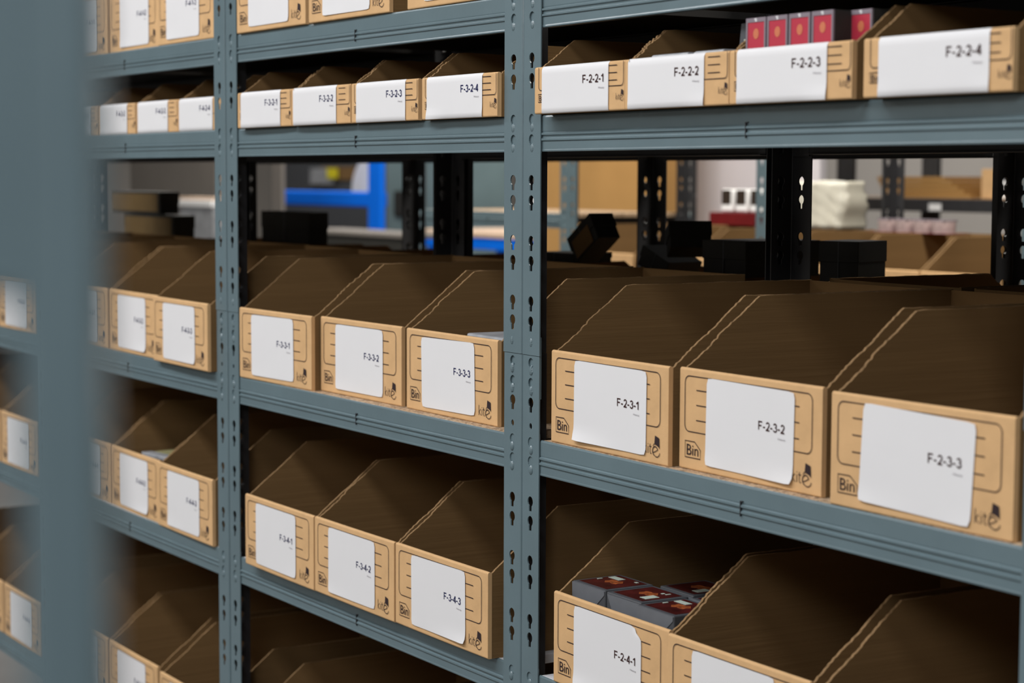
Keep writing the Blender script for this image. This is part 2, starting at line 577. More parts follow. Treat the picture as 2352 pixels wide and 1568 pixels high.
# ------------------------------------------------------------------ cardboard bins
LG = dict(W=0.2520, FH=0.1155, BHt=0.1935, DY=0.110, D=0.412)
SM = dict(W=0.197, FH=0.0570, BHt=0.0925, DY=0.056, D=0.412)
BT = 0.0034

def front_panel(S):
    W_, FH = S['W'], S['FH']
    T = 0.0062
    r = 0.0028
    prof = [(r * 0.5, 0.0), (0.0004, 0.0008), (0, 0.002)]
    prof += [(0, FH - r)]
    for i in range(1, 9):
        a = math.pi - i * math.pi / 8
        prof.append((T / 2 + T / 2 * math.cos(a), FH - r + r * math.sin(a)))
    prof += [(T, 0.0)]
    xs = [0.0006 + (W_ - 0.0012) * i / 12 for i in range(13)]
    n = len(prof)
    V, Fc = [], []
    for j, x in enumerate(xs):
        bow = 0.0007 * math.sin(math.pi * j / 12)
        for y, z in prof:
            V.append((x, y - (bow if y < T else 0), z))
    for j in range(12):
        for i in range(n):
            k = (i + 1) % n
            Fc.append((j * n + i, j * n + k, (j + 1) * n + k, (j + 1) * n + i))
    tris = tessellate_polygon([[Vector((y, z, 0)) for y, z in prof]])
    Fc += [tuple(t) for t in tris] + [tuple(12 * n + i for i in t) for t in tris]
    return mesh_from('front_panel', V, Fc, M['card'])

def side_wall(S, x0, seed, rough=0.0012):
    rnd = random.Random(seed)
    FH, BHt, DY, D = S['FH'], S['BHt'], S['DY'], S['D']
    top = []
    y0 = 0.0066
    z0 = FH - 0.002
    n1, n2 = 34, 26
    ph = rnd.random() * 6
    for i in range(n1 + 1):
        t = i / n1
        j = rough * (rnd.random() - 0.5) * 2 + rough * 1.4 * math.sin(t * 9 + ph) * math.sin(t * 3.1)
        top.append((y0 + t * (DY - y0) - j * 0.5, z0 + t * (BHt - z0) + j * 0.6))
    for i in range(1, n2 + 1):
        t = i / n2
        j = rough * 0.35 * (rnd.random() - 0.5) * 2
        top.append((DY + t * (D - DY), BHt + j))
    # rounded knee
    bot = [(y, 0.0) for y, z in top]
    n = len(top)
    V, Fc, MI = [], [], []
    for k, x in enumerate((x0, x0 + BT)):
        V += [(x, y, z) for y, z in top]
        V += [(x, y, z) for y, z in bot]
    for i in range(n - 1):
        Fc.append((i, i + 1, n + i + 1, n + i)); MI.append(0)
        Fc.append((2 * n + i, 2 * n + i + 1, 3 * n + i + 1, 3 * n + i)); MI.append(0)
        Fc.append((n + i, n + i + 1, 3 * n + i + 1, 3 * n + i)); MI.append(0)
    # frayed cut edge, raised irregularly between the two liners
    b = len(V)
    for i, (y, z) in enumerate(top):
        V.append((x0 + BT * (0.3 + 0.4 * rnd.random()), y, z + rough * 0.9 * rnd.random()))
    for i in range(n - 1):
        Fc.append((i, i + 1, b + i + 1, b + i)); MI.append(1)
        Fc.append((2 * n + i, 2 * n + i + 1, b + i + 1, b + i)); MI.append(1)
    Fc.append((0, n, 3 * n, 2 * n)); MI.append(0)
    Fc.append((n - 1, 2 * n - 1, 4 * n - 1, 3 * n - 1)); MI.append(0)
    me = bpy.data.meshes.new('side_wall')
    me.from_pydata(V, [], Fc)
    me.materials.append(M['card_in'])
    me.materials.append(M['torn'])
    for p, i in zip(me.polygons, MI):
        p.material_index = i
    bm = bmesh.new(); bm.from_mesh(me)
    bmesh.ops.recalc_face_normals(bm, faces=bm.faces)
    bm.to_mesh(me); bm.free()
    return me

def stroke(pts, wd, y, closed=False):
    """thin printed line through (x, z) points, returned as (verts, faces)"""
    V, Fc = [], []
    n = len(pts)
    for i, p in enumerate(pts):
        a = pts[(i - 1) % n] if (closed or i > 0) else p
        b = pts[(i + 1) % n] if (closed or i < n - 1) else p
        d = Vector((b[0] - a[0], b[1] - a[1]))
        if d.length < 1e-9:
            d = Vector((1, 0))
        d.normalize()
        q = Vector((-d.y, d.x)) * wd / 2
        V += [(p[0] + q.x, y, p[1] + q.y), (p[0] - q.x, y, p[1] - q.y)]
    m = n if closed else n - 1
    for i in range(m):
        j = (i + 1) % n
        Fc.append((2 * i, 2 * j, 2 * j + 1, 2 * i + 1))
    return V, Fc

def rrect(x0, z0, x1, z1, r, open_top=False):
    P = []
    for cx, cz, a0 in ((x0 + r, z0 + r, math.pi), (x1 - r, z0 + r, 1.5 * math.pi), (x1 - r, z1 - r, 0), (x0 + r, z1 - r, 0.5 * math.pi)):
        if open_top and cz > (z0 + z1) / 2:
            P.append((x1 if a0 == 0 else x0, z1))
            continue
        for i in range(6):
            a = a0 + i * math.pi / 10
            P.append((cx + r * math.cos(a), cz + r * math.sin(a)))
    return P

def outline_print(S, small, y=-0.0009):
    FH = S['FH']
    parts = []
    if not small:
        parts.append(stroke(rrect(0.0112, 0.0436, 0.2360, 0.1068, 0.008), 0.0011, y, True))
        for z in (0.0915, 0.0745, 0.0574):
            parts.append(stroke([(0.0330, z), (0.068, z)], 0.0012, y))
            parts.append(stroke([(0.180, z), (0.2150, z)], 0.0012, y))
    else:
        P = rrect(0.0105, 0.0283, 0.1945, FH - 0.001, 0.005, True)
        P = [P[-1]] + P[:-1]
        parts.append(stroke(P, 0.0009, y))
        for z in (0.0518, 0.0434, 0.0349):
            parts.append(stroke([(0.160, z), (0.1815, z)], 0.0010, y))
    V, Fc = join_parts(parts)
    return mesh_from('printed_outline', V, Fc, M['print'])

def bin_stamp(small, y=-0.0009):
    k = 0.62 if small else 1.0
    x0, z0 = (0.0098, 0.0142) if small else (0.0125, 0.0141)
    w, h = (0.0180, 0.0096) if small else (0.0290, 0.0186)
    P = [(x0, z0), (x0 + w, z0), (x0 + w, z0 + h * 0.55), (x0 + w * 0.62, z0 + h), (x0, z0 + h)]
    parts = [stroke(P, 0.0011 * (0.8 if small else 1), y, True)]
    t = text_mesh('Bin', w * 0.76, h * 0.66, M['print'])
    parts.append(mesh_arrays(t, (x0 + w * 0.11, y, z0 + h * 0.15)))
    V, Fc = join_parts(parts)
    return mesh_from('bin_stamp', V, Fc, M['print'])

def logo_print(small, y=-0.0009):
    x0, z0, kx, kz = (0.1795, 0.0113, 0.00045, 0.00056) if small else (0.2045, 0.0095, 0.000915, 0.00105)
    parts = []
    wd = 0.0005 if small else 0.0009
    def S_(P, t=1.0):
        parts.append(stroke([(x0 + a * kx, z0 + b * kz) for a, b in P], wd * t, y))
    S_([(0, 2), (0, 15)]); S_([(5, 10), (0.4, 6.2), (5.6, 2)])
    S_([(8.6, 2), (8.6, 9.8)]); S_([(8.5, 11.8), (8.7, 12.8)])
    S_([(13.2, 12.8), (13.2, 3.8), (14.2, 2.1), (16.4, 2.4)]); S_([(11.2, 9.8), (16.4, 9.8)])
    # open e: bar, bowl, then a long tail that curls up to the right
    S_([(19.4, 3.6), (24, 4.8), (29.6, 7.2)])
    S_(arc(24.4, 5.6, 5.6, 5.0, 15, 250, 22), 1.4)
    S_([(22.5, 0.9), (26, -0.6), (30, -0.4), (33.2, 1.4), (34.6, 4.2)], 1.1)
    S_([(23.8, 12.6), (21.6, 13.4), (19.8, 10.6)])
    F_ = [(22.6, 13.6), (24.0, 22.8), (33.0, 20.6), (34.0, 8.6), (31.6, 10.8)]
    V = [(x0 + a * kx, y, z0 + b * kz) for a, b in F_]
    parts.append((V, [(0, 1, 2, 4), (4, 2, 3)]))
    V, Fc = join_parts(parts)
    return mesh_from('logo_print', V, Fc, M['print'])

LABEL_X = {'F-2-3-1': .0515, 'F-2-3-2': .0495, 'F-2-3-3': .0440, 'F-3-3-1': .0450, 'F-3-3-2': .0500, 'F-3-3-3': .0455, 'F-3-4-1': .0425,
           'F-3-4-2': .0470, 'F-3-4-3': .0470, 'F-4-3-2': .0470, 'F-4-3-3': .0495, 'F-4-4-2': .0480, 'F-4-4-3': .0480, 'F-2-4-1': .0485,
           'F-3-1-1': .0460, 'F-3-1-2': .0470, 'F-4-1-3': .0410, 'F-4-1-2': .0570}
for _k in LABEL_X:
    LABEL_X[_k] += 0.003
LABEL_X.update({'F-2-2-1': .0185, 'F-2-2-2': .0080, 'F-2-2-3': .0140, 'F-2-2-4': .0225, 'F-3-2-1': .0140, 'F-3-2-2': .0070, 'F-3-2-3': .0165, 'F-3-2-4': .0150,
                'F-4-2-2': .0100, 'F-4-2-3': .0070, 'F-4-2-4': .0070})
LABEL_TILT = {'F-2-3-3': 0.045, 'F-2-3-2': 0.015, 'F-3-3-3': -0.02, 'F-3-3-1': -0.01, 'F-2-3-1': 0.006, 'F-3-4-3': -0.01}

def paper_label(S, small, seed, curl, code=''):
    """thin sticker following the front panel; on the small bins it folds over the top and under the bottom"""
    rnd = random.Random(seed)
    FH = S['FH']
    lw = 0.1545
    x0 = LABEL_X.get(code, 0.012 if small else 0.050)
    if small:
        lw = 0.1460
    elif not code.startswith('F-2-3'):
        lw = 0.1475
        x0 -= 0.002
    nx, path = 14, []
    if small:
        path = [(0.0040, FH + 0.0004), (0.0016, FH + 0.0001), (0.0002, FH - 0.0014), (-0.0010, FH - 0.004)]
        for i in range(1, 10):
            path.append((-0.0011, (FH - 0.004) * (1 - i / 10) + 0.002 * i / 10))
        path += [(-0.0008, 0.0012), (0.0006, 0.0002)]
    else:
        for i in range(15):
            path.append((-0.0011, 0.1066 - 0.0985 * i / 14))
    ny = len(path)
    tilt = LABEL_TILT.get(code, 0.0)
    V, Fc = [], []
    ca, cb = rnd.random(), rnd.random()
    for j, (y, z) in enumerate(path):
        t = j / (ny - 1)
        for i in range(nx + 1):
            u = i / nx
            x = x0 + lw * u
            yy = y - 0.0007 * math.sin(math.pi * min(1, max(0, x / S['W'])))
            zz = z
            if not small:
                # corners cut round
                if j in (0, ny - 1) and i in (0, nx):
                    x += 0.0022 * (1 if i == 0 else -1)
                    zz += 0.0009 * (-1 if j == 0 else 1)
                zz -= tilt * (u - 0.5) * 0.10
                x -= tilt * (t - 0.5) * 0.13
                if code == 'F-2-4-1':
                    over = u * lw + (1 - t) * 0.0985 - (lw + 0.0985 - 0.015)
                    if over > 0:
                        x -= over * 0.5
                        zz -= over * 0.5
                d = max(0, t - 0.80) / 0.2
                yy -= curl * 0.006 * d * d * (abs(u - ca) ** 1.5)
            else:
                if t > 0.75:
                    yy -= curl * 0.0026 * (t - 0.75) * 4 * max(0, math.sin(u * 5 + cb * 3))
            V.append((x, yy, zz))
    k = nx + 1
    for j in range(ny - 1):
        for i in range(nx):
            Fc.append((j * k + i, j * k + i + 1, (j + 1) * k + i + 1, (j + 1) * k + i))
    me = bpy.data.meshes.new('paper_label')
    me.from_pydata(V, [], Fc)
    me.materials.append(M['paper'])
    for p in me.polygons:
        p.use_smooth = True
    return me, x0, tilt

BIN = {}
for small, S in ((False, LG), (True, SM)):
    BIN[small, 'front'] = front_panel(S)
    for v in range(4):
        rg = (0.0005, 0.0011, 0.0008, 0.0004)[v]
        BIN[small, 'L', v] = side_wall(S, 0.0012, 10 * v + 1, rg)
        BIN[small, 'R', v] = side_wall(S, S['W'] - 0.0012 - BT, 10 * v + 2, rg)
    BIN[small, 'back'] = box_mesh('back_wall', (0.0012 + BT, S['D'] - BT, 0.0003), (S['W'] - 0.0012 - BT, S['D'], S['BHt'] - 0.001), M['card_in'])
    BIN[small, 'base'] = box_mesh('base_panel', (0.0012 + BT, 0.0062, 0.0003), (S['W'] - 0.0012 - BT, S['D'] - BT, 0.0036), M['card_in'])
    BIN[small, 'outline'] = outline_print(S, small)
    BIN[small, 'stamp'] = bin_stamp(small)
    BIN[small, 'logo'] = logo_print(small)
HEAVY = text_mesh('Heavy', 0.0124, 0.0030, M['ink_grey'])

def cardboard_bin(label, x, y, z, rz, small=False, code=None, ink='ink_fringe_navy', curl=0.0, v=0, rear=False, group=None):
    S = SM if small else LG
    t = thing('cardboard_bin', label, 'storage bin', (x, y, z), rz, group)
    if rear and not small and 0.8 < y < 1.0 and x < 0.3:
        t.scale = (1, 1, 0.915)
    link('front_panel', BIN[small, 'front'], t)
    link('side_wall', BIN[small, 'L', v % 4], t)
    link('side_wall', BIN[small, 'R', (v + 1) % 4], t)
    link('back_wall', BIN[small, 'back'], t)
    link('base_panel', BIN[small, 'base'], t)
    if rear:
        return t
    link('printed_outline', BIN[small, 'outline'], t)
    link('bin_stamp', BIN[small, 'stamp'], t)
    link('logo_print', BIN[small, 'logo'], t)
    if code:
        me, lx, tilt = paper_label(S, small, hash_code(code), curl, code)
        pl = link('paper_label', me, t)
        tz = 0.0600 if not small else 0.0337
        tx = lx + (0.0920 if small else (0.0950 if code.startswith('F-2-3') else 0.0915))
        o = link('code_text', code_mesh(code, 0.0446, 0.0095, M[ink]), pl, (tx, -0.00215, tz))
        link('weight_text', HEAVY, pl, (tx + 0.0340, -0.00215, tz - 0.0082))
    return t

def hash_code(c):
    return sum((i + 3) * ord(q) for i, q in enumerate(c))

def put(code, x, y, lv, th, small=False, bay=3, curl=0.0, v=0, where=''):
    rz = math.radians(th)
    ink = 'ink_fringe_brown' if code.startswith('F-2') else 'ink_fringe_navy'
    if bay == 2:
        x, y = w2(x, y)
        rz -= A2
    kind = 'low' if small else 'deep'
    lab = '%s cardboard bin with white label reading %s %s' % (kind, code, where)
    return cardboard_bin(lab, x, y, FL[lv] + 0.0002, rz, small, code, ink, curl, v)

B2, B3, B4 = 'in the right-hand bay', 'in the middle bay', 'in the left bay'
put('F-2-2-1', .0618, -.0200, 'B', 0.2, True, 2, 0.2, 0, B2)
put('F-2-2-2', .2592, -.0200, 'B', 0.0, True, 2, 0.8, 1, B2)
put('F-2-2-3', .4566, -.0200, 'B', 0.1, True, 2, 1.0, 2, B2)
put('F-2-2-4', .6700, -.0200, 'B', 0.6, True, 2, 0.6, 3, B2)
put('F-3-2-1', -.8500, -.0080, 'B', 0.3, True, 3, 0.3, 0, B3)
put('F-3-2-2', -.6500, -.0080, 'B', -0.1, True, 3, 0.0, 1, B3)
put('F-3-2-3', -.4510, -.0080, 'B', 0.1, True, 3, 0.3, 2, B3)
put('F-3-2-4', -.2435, -.0080, 'B', -0.1, True, 3, 1.2, 1, B3)
put('F-4-2-1', -1.7550, .0150, 'B', 0, True, 4, 0.2, 0, B4)
put('F-4-2-2', -1.5530, .0150, 'B', 0, True, 4, 0.5, 1, B4)
put('F-4-2-3', -1.3500, .0150, 'B', -0.3, True, 4, 0.2, 2, B4)
put('F-4-2-4', -1.1545, .0150, 'B', 0, True, 4, 0.2, 3, B4)
put('F-2-3-1', .0604, .0075, 'C', 0.25, False, 2, 1.0, 1, B2)
put('F-2-3-2', .3194, .0187, 'C', 0.1, False, 2, 0.9, 1, B2)
put('F-2-3-3', .6030, .0039, 'C', 0.9, False, 2, 0.6, 1, B2)
put('F-3-3-1', -.8690, .0010, 'C', 1.6, False, 3, 0.1, 0, B3)
put('F-3-3-2', -.6145, .0225, 'C', 0.8, False, 3, 0.2, 2, B3)
put('F-3-3-3', -.3450, .0243, 'C', -0.5, False, 3, 0.1, 1, B3)
put('F-4-3-1', -1.7400, .0040, 'C', 0, False, 4, 0.2, 0, B4)
put('F-4-3-2', -1.4815, .0060, 'C', -0.8, False, 4, 0.4, 3, B4)
put('F-4-3-3', -1.2225, -.0085, 'C', -0.8, False, 4, 0.2, 2, B4)
put('F-2-4-1', .0786, .0016, 'D', -0.4, False, 2, 0.5, 0, B2)
put('F-2-4-2', .3400, -.0087, 'D', 0, False, 2, 0.2, 1, B2)
put('F-2-4-3', .6090, -.0150, 'D', 0, False, 2, 0.2, 2, B2)
put('F-3-4-1', -.8172, -.0145, 'D', -0.2, False, 3, 0.1, 3, B3)
put('F-3-4-2', -.5642, -.0140, 'D', 0, False, 3, 0.2, 1, B3)
put('F-3-4-3', -.3110, -.0125, 'D', 0, False, 3, 0.7, 2, B3)
put('F-4-4-1', -1.7450, .0080, 'D', 0, False, 4, 0.2, 0, B4)
put('F-4-4-2', -1.4870, .0080, 'D', -0.6, False, 4, 0.4, 1, B4)
put('F-4-4-3', -1.2290, .0000, 'D', -0.7, False, 4, 0.3, 2, B4)
put('F-4-5-1', -1.7700, .0060, 'E', 0, False, 4, 0.2, 0, B4)
put('F-4-5-2', -1.5085, .0060, 'E', 0, False, 4, 0.2, 1, B4)
put('F-4-5-3', -1.2229, -.0030, 'E', 0, False, 4, 0.2, 2, B4)
put('F-3-5-1', -.8600, .0000, 'E', 0, False, 3, 0.2, 0, B3)
put('F-3-5-2', -.5900, .0000, 'E', 0, False, 3, 0.2, 1, B3)
put('F-3-5-3', -.3100, .0000, 'E', 0, False, 3, 0.2, 2, B3)
put('F-3-1-1', -.8641, -.0020, 'A', 0, False, 3, 0.1, 0, B3)
put('F-3-1-2', -.6007, -.0024, 'A', 0.4, False, 3, 0.2, 1, B3)
put('F-3-1-3', -.3022, .0020, 'A', 0, False, 3, 0.2, 2, B3)
put('F-4-1-1', -1.7500, .0150, 'A', 0, False, 4, 0.2, 0, B4)
put('F-4-1-2', -1.4920, .0180, 'A', -0.6, False, 4, 0.3, 1, B4)
put('F-4-1-3', -1.2210, .0062, 'A', -0.4, False, 4, 0.2, 2, B4)
B5 = 'in the farthest bay at the left edge'
put('F-5-3-2', -2.4060, .0020, 'C', 0, False, 5, 0.2, 0, B5)
put('F-5-3-3', -2.1420, .0020, 'C', 0, False, 5, 0.2, 1, B5)
put('F-5-4-3', -2.1420, .0020, 'D', 0, False, 5, 0.2, 2, B5)

put('F-5-3-1', -2.6680, .0020, 'C', 0, False, 5, 0.2, 2, B5)
put('F-5-4-1', -2.6680, .0020, 'D', 0, False, 5, 0.2, 2, B5)
put('F-5-5-1', -2.6680, .0020, 'E', 0, False, 5, 0.2, 2, B5)
put('F-5-4-2', -2.4060, .0020, 'D', 0, False, 5, 0.2, 0, B5)
put('F-5-5-3', -2.1420, .0020, 'E', 0, False, 5, 0.2, 1, B5)
put('F-5-5-2', -2.4060, .0020, 'E', 0, False, 5, 0.2, 3, B5)

# bins on the back-to-back units, fronts turned to the rear aisle
BACKY = RY + DEP + 0.002
def rear_bin(front_code, x, lv, small, v, dx=0.0):
    S = SM if small else LG
    cardboard_bin('plain cardboard bin facing away, directly behind bin %s' % front_code, x + S['W'] + dx, BACKY, FL[lv] + 0.0002, math.pi, small, None, v=v, rear=True)
for b, (bx, nm) in enumerate(((0.0, 'F-2'), (-W, 'F-3'), (-2 * W, 'F-4'))):
    for k in range(3):
        for lv, num in (('C', 3), ('D', 4)) + ((('E', 5),) if b else ()):
            rear_bin('%s-%d-%d' % (nm, num, k + 1), bx + 0.056 + 0.272 * k, lv, False, k + b)
    for k in range(4):
        rear_bin('%s-2-%d' % (nm, k + 1), bx + 0.052 + 0.204 * k, 'B', True, k)

# ------------------------------------------------------------------ things inside the bins
def card_case(label, x, y, z, lean, group):
    """upright dark box with a crimson card behind a clear grey rim and a round gold emblem"""
    t = thing('gift_box', label, 'boxed item', (x, y, z), -A2 + lean, group)
    w, d, h = 0.0330, 0.050, 0.0855
    link('carton', box_mesh('carton', (0, 0.002, 0), (w, d, h), M['bcard'], 0.0006, 1), t)
    rim = boxes_mesh('clear_rim', [((0, 0, 0), (0.0026, 0.002, h)), ((w - 0.0026, 0, 0), (w, 0.002, h)), ((0.0026, 0, h - 0.0045), (w - 0.0026, 0.002, h)), ((0.0026, 0, 0), (w - 0.0026, 0.002, 0.003))], M['rim'])
    link('clear_rim', rim, t)
    c = link('crimson_card', box_mesh('crimson_card', (0.0026, 0.0006, 0.003), (w - 0.0026, 0.002, h - 0.0045), M['crimson']), t)
    P = [(w / 2 + 0.0046 * math.cos(a * math.pi / 9), h - 0.0165 + 0.0055 * math.sin(a * math.pi / 9)) for a in range(18)]
    v, f = plate(P, [], 0.0003, lambda u, q, tt: (u, 0.0003 + tt, q), None, 'emblem')
    link('gold_emblem', mesh_from('gold_emblem', v, f, M['gold']), c)
    link('white_clasp', boxes_mesh('white_clasp', [((w / 2 - 0.0018, -0.0004, h - 0.0020), (w / 2 + 0.0018, 0.0002, h - 0.0008)), ((w / 2 - 0.0008, -0.0004, h - 0.0038), (w / 2 + 0.0022, 0.0002, h - 0.0027))], M['bwhite']), t)
    return t
zf = FL['B'] + 0.0040
cases = [('leftmost', .4731, -.0115), ('second from the left', .5087, -.0115), ('third from the left', .5447, -.0115), ('fourth from the left', .5806, -.0115), ('rightmost, set apart by a gap', .6110, .0120)]
for nm, x, yy in cases:
    X_, Y_ = w2(x, yy)
    card_case('upright crimson-fronted box in bin F-2-2-3, %s' % nm, X_, Y_, zf, 0, 'crimson fronted boxes standing in bin F-2-2-3')

def simple_box(name, label, cat, lo, hi, m, loc=(0, 0, 0), rz=0.0, bevel=0.001, group=None):
    o = link(name, box_mesh(name, lo, hi, m, bevel, 1), None, loc)
    o.rotation_euler = (0, 0, rz)
    return tag(o, label, cat, group)

# black box with pale lettering and grey slabs in bin F-2-2-2
x, y = w2(.4020, .0300)
bb = thing('black_box', 'small black box with pale lettering leaning at the right of bin F-2-2-2', 'boxed item', (x, y, zf), -A2)
me = box_mesh('carton', (0, 0, 0), (0.040, 0.03, 0.0865), M['dgrey'], 0.0008, 1)
for v in me.vertices:
    v.co.x -= (0.0865 - v.co.z) * 0.22 - 0.008
    v.co.x = max(v.co.x, -0.002)
link('carton', me, bb)
link('lettering', boxes_mesh('lettering', [((0.014 + i * 0.0042, -0.0004, 0.0665), (0.0166 + i * 0.0042, 0.0002, 0.0690 + 0.0006 * (i % 2))) for i in range(7)], M['pale']), bb)
for lab, xa, xb in (('left', .2985, .3700), ('right', .3790, .4350)):
    x, y = w2(xa, -.0120)
    s_ = thing('wrapped_pack', 'grey wrapped pack barely showing over the front of bin F-2-2-2, %s one' % lab, 'pack', (x, y, zf), -A2, 'grey wrapped packs in bin F-2-2-2')
    link('wrap', box_mesh('wrap', (0, 0, 0), (xb - xa, 0.034, 0.0565), M['slab'], 0.003, 2), s_)

# dark grey cartons with maroon printed tops in bin F-2-4-1
def top_box(label, x, y, w, d, z0, h, flip, rz=0.0):
    X_, Y_ = w2(x, y)
    t = thing('printed_carton', label, 'boxed item', (X_, Y_, z0), -A2 + rz, 'dark grey cartons in bin F-2-4-1')
    c = link('carton', box_mesh('carton', (0, 0, 0), (w, d, h), M['dgrey'], 0.0016, 2), t)
    b = 0.006
    link('maroon_panel', box_mesh('maroon_panel', (b, b, h), (w - b, d - b, h + 0.0003), M['maroon']), c)
    # flame shaped mark, pale sticker, small dots
    P = [(w * .5 + 0.011 * math.cos(a * math.pi / 6) * (1 + .4 * (a % 2)), d * .52 + 0.006 * math.sin(a * math.pi / 6) * (1 + .5 * (a % 3))) for a in range(12)]
    v, f = plate(P, [], 0.0002, lambda u, q, tt: (u, q, h + 0.0004 + tt), None, 'm')
    link('orange_mark', mesh_from('orange_mark', v, f, M['ember']), c)
    if flip:
        sb = ((w * .66, d * .22, h + .0004), (w * .84, d * .50, h + .0008))
        dots = [((w * .60, d * .70, h + .0004), (w * .66, d * .76, h + .0008)), ((w * .70, d * .72, h + .0004), (w * .74, d * .82, h + .0008))]
    else:
        sb = ((w * .12, d * .66, h + .0004), (w * .44, d * .80, h + .0008))
        dots = [((w * .12, d * .42, h + .0004), (w * .16, d * .52, h + .0008)), ((w * .70, d * .80, h + .0004), (w * .78, d * .85, h + .0008))]
    link('pale_sticker', boxes_mesh('pale_sticker', [sb] + dots, M['pale']), c)
    # slanting flap on the front
    P = [(0.0, h * 0.99), (w * 0.98, h * 0.99), (w * 0.98, h * 0.95), (w * 0.02, h * 0.45)] if not flip else [(0.002, h * 0.98), (w, h * 0.98), (w, 0.25 * h), (w * .75, 0.25 * h)]
    v, f = plate(P, [], 0.0006, lambda u, q, tt: (u, -0.0007 + tt, q), None, 'flap')
    link('slanting_flap', mesh_from('slanting_flap', v, f, M['flap']), c)
zb = FL['D'] + 0.0040
top_box('dark grey carton with maroon top in bin F-2-4-1, front left', .0885, .0230, .0740, .0720, zb, .1245, False)
top_box('dark grey carton with maroon top in bin F-2-4-1, front middle', .1670, .0220, .0740, .0700, zb, .1245, True)
top_box('dark grey carton with maroon top in bin F-2-4-1, front right', .2440, .0150, .0740, .0700, zb, .1240, False)
top_box('dark grey carton with maroon top in bin F-2-4-1, behind the middle one', .1700, .0990, .0700, .0700, zb, .1245, True)
top_box('dark grey carton with maroon top in bin F-2-4-1, behind the right one', .2430, .0930, .0700, .0700, zb, .1230, False)

# packs in bins of the middle and left bays
p = thing('wrapped_pack', 'flat grey pack lying just below the rim of bin F-3-3-3', 'pack', (-.2080, .0420, FL['C'] + .004), math.radians(-2))
link('wrap', box_mesh('wrap', (0, 0, 0), (.100, .12, .113), M['slab'], .003, 2), p)
link('dark_edge', box_mesh('dark_edge', (-.0004, -.0004, .100), (.1004, .1204, .104), M['bcard']), p)
p = thing('flat_pack', 'olive and grey flat pack lying in bin F-4-4-2', 'pack', (-1.4350, .0500, FL['D'] + .004), math.radians(8))
link('cover', box_mesh('cover', (0, 0, .094), (.15, .12, .1), M['olive'], .001, 1), p)
link('block', box_mesh('block', (.002, .002, 0), (.148, .118, .094), M['bcard'], .001, 1), p)
link('grey_band', box_mesh('grey_band', (0, -.0006, .0935), (.15, .022, .1012), M['slab'], .001, 1), p)
simple_box('orange_pack', 'small orange pack in the dark behind bin F-4-5-1, under the shelf above', 'pack', (0, 0, 0), (.06, .05, .05), M['orange'], (-1.795, .30, FL['E'] + .1945), 0)

# ------------------------------------------------------------------ things on the bins of the back-to-back units
TB = FL['C'] + LG['BHt'] * 0.915 + 0.001
def lidded_box(label, x, y, w, d, h, rz, z=TB, tilt=0.0, brown=False, cat='lidded box', group=None):
    t = thing('lidded_box', label, cat, (x, y, z), rz, group)
    if tilt:
        t.rotation_euler = (0, tilt, rz)
    b = link('box_base', box_mesh('box_base', (.0015, .0015, 0), (w - .0015, d - .0015, h * .6), M['bcard'], .0006, 1), t)
    link('box_lid', box_mesh('box_lid', (0, 0, h * .48), (w, d, h), M['bcard'], .0008, 1), t)
    link('front_tape', box_mesh('front_tape', (w * .49, -.0004, .004), (w * .51, .0002, h * .98), M['dgrey']), t)
    if brown:
        link('brown_sleeve', box_mesh('brown_sleeve', (.006, -.0008, .006), (w - .012, .0002, h - .006), M['sleeve']), t)
    return t
lidded_box('black lidded box on the rear bins, left of the black double upright', -.3550, .560, .108, .150, .0560, 0)
lidded_box('black lidded box on the rear bins, right of the black double upright', -.1250, .600, .066, .090, .0600, math.radians(20))
t = lidded_box('black box tipped on its corner with a brown patch, on the rear bins', -.7720, .60, .085, .050, .0500, 0, TB + .0020, math.radians(-34))
link('brown_patch', box_mesh('brown_patch', (.012, -.0008, .002), (.070, .0003, .036), M['card_in']), t)
lidded_box('black box slumped beside the tipped one on the rear bins', -.6150, .62, .070, .080, .0360, math.radians(8), TB + .0060, math.radians(24))
lidded_box('black box leaning against the left lidded box on the rear bins', -.4900, .59, .052, .070, .0450, math.radians(-30), TB + .0220, math.radians(-22))
lidded_box('low black box lying flat at the left end of the rear bins behind F-3-3-3', -.9000, .60, .110, .090, .0180, math.radians(4), TB)
lidded_box('wide black box with a faint mark on the rear bins behind F-3-3-1', -2.1200, .62, .250, .050, .0720, 0, TB)
lidded_box('brown-fronted black box, lower of the two stacked at the left', -2.9500, .60, .345, .060, .0600, 0, 1.190, brown=True)
lidded_box('brown-fronted black box, upper of the two stacked at the left', -3.0450, .60, .350, .055, .0580, 0, 1.252, brown=True)
simple_box('closed_carton', 'closed dark carton carrying the two brown-fronted boxes at the left', 'carton', (0, 0, 0), (.34, .08, .168), M['bcard'], (-2.95, .60, FL['C'] + .001))
for k in (1, 2):
    cardboard_bin('plain cardboard bin facing away, directly behind bin F-5-3-%d' % (k + 1), -2.745 + .056 + .272 * k + .2555, BACKY, FL['C'] + .0002, math.pi, False, None, v=k, rear=True)

for lv, n in (('D', 4), ('E', 5)):
    for k in (0, 1, 2):
        cardboard_bin('plain cardboard bin facing away, directly behind bin F-5-%d-%d' % (n, k + 1), -2.745 + .056 + .272 * k + .2555, BACKY, FL[lv] + .0002, math.pi, False, None, v=k, rear=True)

